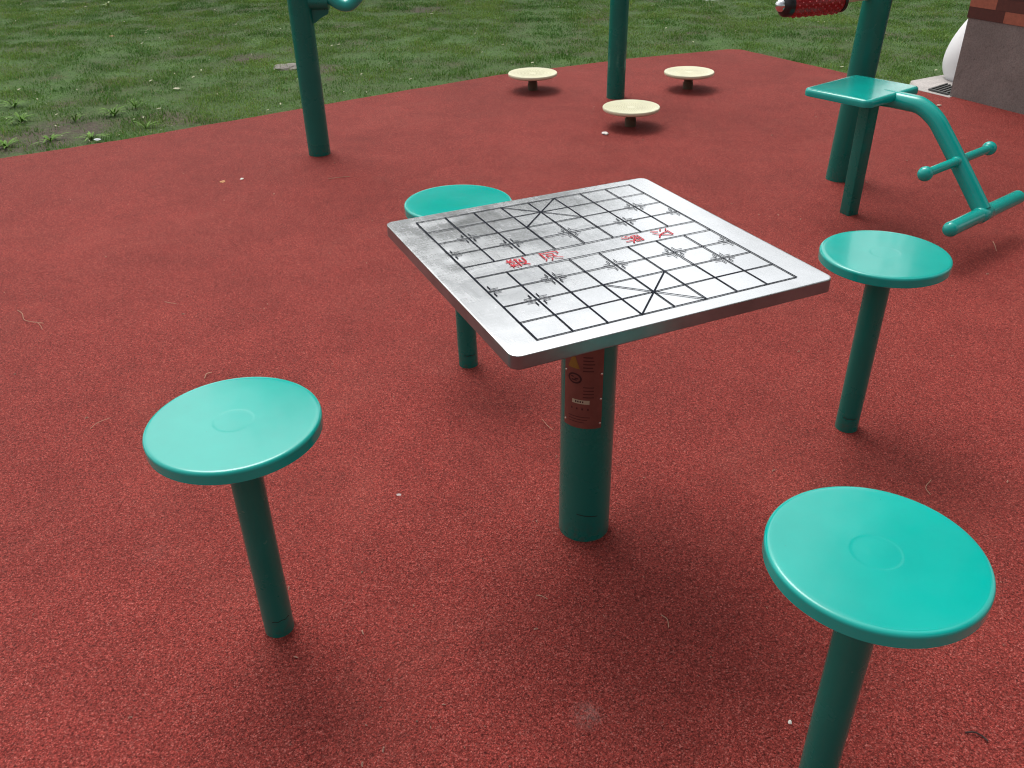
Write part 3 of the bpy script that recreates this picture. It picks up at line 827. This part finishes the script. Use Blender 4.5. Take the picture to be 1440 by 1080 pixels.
def blades(name, chunks):
    V = np.concatenate([c[0] for c in chunks]); Cc = np.concatenate([c[1] for c in chunks]); n = len(V)
    me = bpy.data.meshes.new(name); me.vertices.add(n*5); me.vertices.foreach_set('co', V.reshape(-1).astype(np.float32))
    base = (np.arange(n)*5)[:, None]
    li = np.concatenate([base+np.array([[0, 1, 2, 3]]), base+np.array([[3, 2, 4]])], 1).reshape(-1)
    me.loops.add(n*7); me.loops.foreach_set('vertex_index', li.astype(np.int32))
    me.polygons.add(n*2)
    ls = ((np.arange(n)*7)[:, None]+np.array([[0, 4]])).reshape(-1); me.polygons.foreach_set('loop_start', ls.astype(np.int32))
    me.update(calc_edges=True)
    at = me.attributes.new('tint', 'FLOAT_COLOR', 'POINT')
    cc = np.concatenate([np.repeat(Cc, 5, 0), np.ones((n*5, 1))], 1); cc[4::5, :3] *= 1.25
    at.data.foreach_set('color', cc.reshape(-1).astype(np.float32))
    me.materials.append(GRASS)
    o = bpy.data.objects.new(name, me); link(o); return o
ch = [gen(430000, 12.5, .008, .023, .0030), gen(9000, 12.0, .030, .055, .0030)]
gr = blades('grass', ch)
gr['label'] = 'short mown green lawn grass with drier yellowish patches'; gr['category'] = 'grass'; gr['kind'] = 'stuff'
# weeds at the lawn edge
def tuft(name, label, p, n, h, w, spread, m=WEED, cat='weed'):
    bm = bmesh.new()
    for k in range(n):
        a = random.uniform(0, 2*PI); hh_ = h*random.uniform(.55, 1.1); sp_ = spread*random.uniform(.4, 1.2)
        pts = []
        for s in range(6):
            t_ = s/5
            pts.append(Vector((math.cos(a)*sp_*t_, math.sin(a)*sp_*t_, hh_*(t_*1.25-.65*t_*t_*(1+sp_*3)))))
        sd = Vector((-math.sin(a), math.cos(a), 0)); last = None
        for s, q_ in enumerate(pts):
            ww = w*math.sin(PI*(.12+.86*s/5))*.5
            A, B = bm.verts.new(q_+sd*ww), bm.verts.new(q_-sd*ww)
            if last: bm.faces.new((last[0], last[1], B, A))
            last = (A, B)
    o = obj(name, bm, m, loc=(p.x, p.y, -.014)); tag(o, label, cat); return o
wl = [((8, 205), 'broad-leaved weed at the far left end of the lawn edge', 16, .09, .016, .12), ((30, 170), 'tall grassy weed in bare soil near the left frame edge', 22, .12, .010, .12),
      ((70, 196), 'sprawling pale weed on the bare soil patch by the red edge', 12, .08, .012, .13), ((128, 192), 'low bright weed spreading toward the red edge beside a white pebble', 14, .07, .012, .13),
      ((105, 168), 'spindly upright weed in the middle of the bare soil patch', 9, .11, .009, .08), ((160, 160), 'thick dark grass clump right of the bare soil patch', 34, .11, .008, .12),
      ((205, 178), 'thin-leaved weed hanging over the red edge right of the clump', 10, .08, .009, .12), ((190, 150), 'loose upright grass tuft behind the soil patch', 18, .12, .006, .10),
      ((152, 8), 'pale yellow-green sprig standing alone high in the lawn at the upper left', 8, .10, .018, .07),
      ((20, 148), 'bushy grass tuft above the soil patch at the left frame edge', 26, .11, .008, .12)]
for (px, py), lb, n, h, w, s_ in wl: tuft('weed', lb, G(px, py), n, h, w, s_, WEED if px != 152 else simple('pale_sprig', (.22, .30, .08), .5))

# ------------------------------------------------------------------ small things on the rubber
def twig(name, label, pts, r, m=DRY, cat='twig', z=.0025, branches=()):
    P = [G(*p) for p in pts]; o0 = P[0].copy()
    bm = bmesh.new()
    zz = [z + .004*abs(math.sin(i*1.7)) for i in range(len(P))]
    tube(bm, smooth_path([Vector((p.x-o0.x, p.y-o0.y, zz[i])) for i, p in enumerate(P)], 5), r, 6)
    for b in branches:
        B = [G(*p) for p in b]; tube(bm, smooth_path([Vector((p.x-o0.x, p.y-o0.y, z+.002)) for p in B], 4), r*.7, 6)
    o = obj(name, fin(bm), m, loc=(o0.x, o0.y, 0)); tag(o, label, cat)
DTW = simple('dark_twig', (.03, .02, .018), .8)
twig('twig', 'thin pale forked twig on red ground near the left frame edge', [(25, 437), (32, 443), (34, 450), (42, 454), (62, 456)], .0011, branches=[[(52, 454), (58, 460), (60, 465)]])
twig('pine_needle', 'straight pale needle on red ground left of the nearest-left stool', [(127, 604), (138, 597), (155, 589)], .0008, cat='needle')
twig('twig', 'short curled cream twig behind the left stool', [(288, 533), (291, 528), (298, 525)], .0014)
twig('twig', 'dark curled twig at the lower right corner of the picture', [(1357, 1031), (1370, 1033), (1382, 1038), (1388, 1045)], .0015, DTW)
twig('twig', 'bent thin forked stalk just behind the closest stool on the right', [(1309, 676), (1301, 688), (1308, 697)], .0008)
twig('twig', 'thin pale twig lying on red ground right of the leftmost post foot', [(462, 252), (478, 251), (492, 249)], .0015)
twig('pine_needle', 'faint pale needle on red ground left of the table post', [(762, 590), (770, 601), (778, 606)], .0007, cat='needle')
twig('pine_needle', 'faint pale needle on red ground between table post and closest stool', [(930, 866), (938, 874), (940, 884)], .0008, cat='needle')
twig('pine_needle', 'pale needle on red ground in front of the table post', [(754, 838), (762, 841), (770, 844)], .0008, cat='needle')
twig('pine_needle', 'small upright stalk on red ground below the lower crossbar', [(1396, 340), (1398, 346), (1401, 354)], .0012, cat='needle')
twig('pine_needle', 'pale needle on red ground near the upper left of the left stool', [(232, 425), (240, 428), (248, 428)], .0010, cat='needle')
def bit(name, label, px, py, s, col, cat, flat=.35):
    q = G(px, py); bm = bmesh.new(); bmesh.ops.create_icosphere(bm, subdivisions=2, radius=1)
    sd = random.uniform(0, 99)
    for v in bm.verts:
        v.co *= 1+.5*noise.noise(v.co*1.5+Vector((sd, 0, 0))); v.co = Vector((v.co.x*s*1.5, v.co.y*s, v.co.z*s*flat))
    o = obj(name, fin(bm), simple(name+'_surface', col, .7), loc=(q.x, q.y, s*flat*.8+(-.02 if py < 60 else 0)), rotz=random.uniform(0, PI)); tag(o, label, cat)
bit('paper_scrap', 'crumpled white paper scrap in front of the closest cream disc', 851, 189, .016, (.70, .66, .62), 'litter', .5)
bit('dry_leaf', 'small brown dry leaf on red ground left of the leftmost post', 313, 256, .012, (.55, .25, .10), 'leaf', .25)
bit('pebble', 'white pebble on red ground next to the small brown leaf', 340, 252, .008, (.7, .68, .64), 'pebble')
bit('pebble', 'white pebble at the lawn edge beside the bare soil', 137, 197, .014, (.75, .78, .8), 'pebble')
bit('dry_leaf', 'greyish fallen leaf sliver on red ground left of the table post', 561, 696, .0045, (.42, .34, .33), 'leaf', .2)
bit('dry_leaf', 'pale fallen leaf on the lawn left of the leftmost post', 249, 125, .017, (.55, .52, .38), 'leaf', .25)
bit('dry_leaf', 'orange dry leaf high on the lawn at the upper left', 157, 49, .020, (.50, .27, .12), 'leaf', .4)
bit('pebble', 'tiny white pebble near the foot of the closest stool', 1111, 1016, .0035, (.7, .66, .6), 'pebble')
bit('pebble', 'pale crumb on red ground beside the concrete apron', 1320, 149, .012, (.55, .45, .35), 'pebble', .4)
# countless specks: one litter object
bm = bmesh.new()
for k in range(160):
    if k < 120: q = G(random.uniform(-30, 1470), 1080*random.random()**.9 + 120)
    else: q = G(random.uniform(0, 1440), random.uniform(130, 320))
    if q.y > float(edge_y(q.x))-.05 or (q.x > 2.9): continue
    if (q-Vector((.172, 1.66, 0))).length < .07: continue
    s = random.choice((.0012, .0016, .002, .0028, .0036))*(1+.12*q.y)*.6
    a = random.uniform(0, PI); cs, sn = math.cos(a), math.sin(a); l = random.uniform(1, 3)
    vs = [bm.verts.new((q.x+cs*x*s*l-sn*y*s, q.y+sn*x*s*l+cs*y*s, z)) for x, y, z in ((-1, -.5, .0012), (1, -.7, .0015), (.8, .6, .0035), (-.7, .7, .003))]
    tp = bm.verts.new((q.x, q.y, .0035+s))
    bm.faces.new(vs)
    for j in range(4): bm.faces.new((vs[j], vs[(j+1) % 4], tp)).material_index = 0
    mi = 0 if random.random() < .62 else 1
    for f in bm.faces[-5:] if False else []: pass
PALE = simple('pale_crumbs', (.42, .24, .18), .8, 0, .35, 3)
o = obj('ground_crumbs', fin(bm), PALE, smooth=False); o['kind'] = 'stuff'; o['label'] = 'tiny pale crumbs and seeds scattered over the red rubber'; o['category'] = 'debris'
bm = bmesh.new()
for k in range(230):
    q = G(random.uniform(0, 1440), random.uniform(0, 200))
    if q.y < float(edge_y(min(max(q.x, exs[0]), exs[-1])))+.05 or q.y > 13 or (q.x > 2.8 and q.y < 6.5): continue
    s = random.choice((.004, .006, .009)); a = random.uniform(0, PI); cs, sn = math.cos(a), math.sin(a); l = random.uniform(1, 2.2)
    bm.faces.new([bm.verts.new((q.x+cs*x*s*l-sn*y*s, q.y+sn*x*s*l+cs*y*s, .004+z)) for x, y, z in ((-1, -.4, 0), (1, -.5, .003), (.8, .5, .007), (-.7, .6, .003))])
o = obj('lawn_litter', fin(bm), simple('pale_leaf_bits', (.40, .40, .26), .7, 0, .4, 3), smooth=False); o['kind'] = 'stuff'; o['label'] = 'small pale leaf bits scattered in the lawn grass'; o['category'] = 'debris'

# ------------------------------------------------------------------ trees round the place (seen only as reflections and shade)
def make_tree(label, x, y, h, cr, trunk_h, n, tint, seed):
    rg = np.random.default_rng(seed); random.seed(seed)
    t = thing('broadleaf_tree', label, 'tree', (x, y, -.03), 0, 'trees around the lawn')
    bm = bmesh.new()
    tube(bm, smooth_path([(0, 0, 0), (.05, 0, trunk_h*.5), (-.04, .06, trunk_h), (.1, 0, h*.8)], 5), list(np.linspace(.22, .05, 16)), 12)
    limbs = []
    for k in range(9):
        a = k*2.4; e = Vector((math.cos(a)*cr*.75, math.sin(a)*cr*.75, trunk_h+(h-trunk_h)*(.25+.6*((k*5) % 9)/9)))
        s = Vector((0, 0, trunk_h*(.8+.05*k)))
        tube(bm, smooth_path([s, s.lerp(e, .5)+Vector((0, 0, -.1)), e], 4), list(np.linspace(.08, .02, 9)), 8); limbs.append(e)
    obj('trunk', fin(bm), BARK, t)
    cl = [np.array(e) for e in limbs] + [np.array([rg.uniform(-.7, .7)*cr, rg.uniform(-.7, .7)*cr, rg.uniform(trunk_h+.3, h-.5)]) for _ in range(26)]
    ci = rg.integers(0, len(cl), n); P = np.array(cl)[ci] + rg.normal(0, cr*.20, (n, 3))*np.array([1, 1, .8])
    d1 = rg.normal(0, 1, (n, 3)); d1 /= np.linalg.norm(d1, axis=1)[:, None]; d2 = np.cross(d1, rg.normal(0, 1, (n, 3))); d2 /= np.linalg.norm(d2, axis=1)[:, None]
    s = rg.uniform(.05, .12, n)[:, None]
    V = np.stack([P-d1*s, P-d2*s*.5, P+d1*s, P+d2*s*.5], 1)
    me = bpy.data.meshes.new('crown'); me.vertices.add(n*4); me.vertices.foreach_set('co', V.reshape(-1)); me.loops.add(n*4); me.loops.foreach_set('vertex_index', np.arange(n*4)); me.polygons.add(n); me.polygons.foreach_set('loop_start', np.arange(n)*4); me.update(calc_edges=True)
    at = me.attributes.new('tint', 'FLOAT_COLOR', 'POINT'); c = np.array(tint)*rg.uniform(.6, 1.5, n)[:, None]
    at.data.foreach_set('color', np.repeat(np.concatenate([c, np.ones((n, 1))], 1), 4, 0).reshape(-1)); me.materials.append(LEAF)
    link(bpy.data.objects.new('crown', me), t)
make_tree('dark broadleaf tree far beyond the lawn, left of the chess table', -3.6, 17.5, 10.2, 3.3, 2.2, 16000, (.05, .085, .03), 1)
make_tree('mid green tree beyond the lawn, straight behind the chess table', .3, 18.5, 9.2, 2.4, 2.2, 14000, (.06, .10, .03), 2)
make_tree('broad tree beyond the lawn to the far left', -11, 15, 8.0, 3.2, 2.0, 8000, (.05, .09, .03), 3)
make_tree('lighter tree beyond the lawn, right of the cream discs', 5.6, 17.0, 6.4, 1.5, 2.0, 12000, (.07, .11, .035), 4)
make_tree('tall tree behind the brick pillar', 7.9, 10.6, 17.0, 2.3, 3.0, 26000, (.05, .09, .03), 5)
make_tree('unseen tall tree added for shade, right of the red surface, behind the viewer', 5.5, -1.2, 7.0, 2.8, 2.1, 9000, (.05, .09, .03), 6)  # unseen tree, added to darken the ground from the right

# ------------------------------------------------------------------ light
W = bpy.data.worlds.new('World'); sc.world = W; W.use_nodes = True
nt = W.node_tree; bg = nt.nodes['Background']
sky = nt.nodes.new('ShaderNodeTexSky'); sky.sky_type = 'NISHITA'; sky.sun_disc = False
SE, SAZ = math.radians(62), math.radians(-25)     # sun high, ahead and to the left
sky.sun_elevation = SE; sky.sun_rotation = SAZ
sky.air_density = 1.0; sky.dust_density = 3.0; sky.ozone_density = 1.0
hs = nt.nodes.new('ShaderNodeHueSaturation'); hs.inputs['Saturation'].default_value = .12
nt.links.new(sky.outputs[0], hs.inputs['Color'])
tc = nt.nodes.new('ShaderNodeTexCoord')
mp = nt.nodes.new('ShaderNodeMapping'); mp.inputs['Scale'].default_value = (1, 1, 2.2); nt.links.new(tc.outputs['Generated'], mp.inputs[0])
cn = noise_t(nt, 2.2, 5, .55, .3, mp.outputs[0])
cr = ramp(nt, cn, [(.30, (.95, .95, .95)), (.68, (1.50, 1.49, 1.45))])
cl = mixc(nt, 1, hs.outputs[0], cr, 'MULTIPLY')
# sky shaped for the light: brightened towards the hidden sun, dimmed behind the viewer
dp = nt.nodes.new('ShaderNodeVectorMath'); dp.operation = 'DOT_PRODUCT'; nt.links.new(tc.outputs['Generated'], dp.inputs[0])
dp.inputs[1].default_value = Vector((-.10, .78, .62)).normalized()
m01 = nt.nodes.new('ShaderNodeMapRange'); nt.links.new(dp.outputs['Value'], m01.inputs[0]); m01.inputs[1].default_value = -1; m01.inputs[2].default_value = 1
gl = ramp(nt, m01.outputs[0], [(.10, (.40, .41, .43)), (.5, (.70, .71, .73)), (.75, (1.12, 1.12, 1.10)), (1, (1.45, 1.44, 1.41))])
cl = mixc(nt, 1, cl, gl, 'MULTIPLY')
nt.links.new(cl, bg.inputs[0]); bg.inputs[1].default_value = .13
sl = bpy.data.lights.new('sun', 'SUN'); sl.energy = .75; sl.angle = math.radians(30); sl.color = (1, .97, .92)
so = bpy.data.objects.new('sun', sl); COL.objects.link(so)
sd = Vector((math.sin(SAZ)*math.cos(SE), math.cos(SAZ)*math.cos(SE), math.sin(SE)))
so.rotation_euler = sd.to_track_quat('Z', 'Y').to_euler()
vs_ = sc.view_settings; vs_.view_transform = 'Standard'; vs_.look = 'None'; vs_.gamma = 1; vs_.use_curve_mapping = False; vs_.exposure = 0.35
sc.cycles.use_denoising = True; sc.cycles.filter_width = 1.15
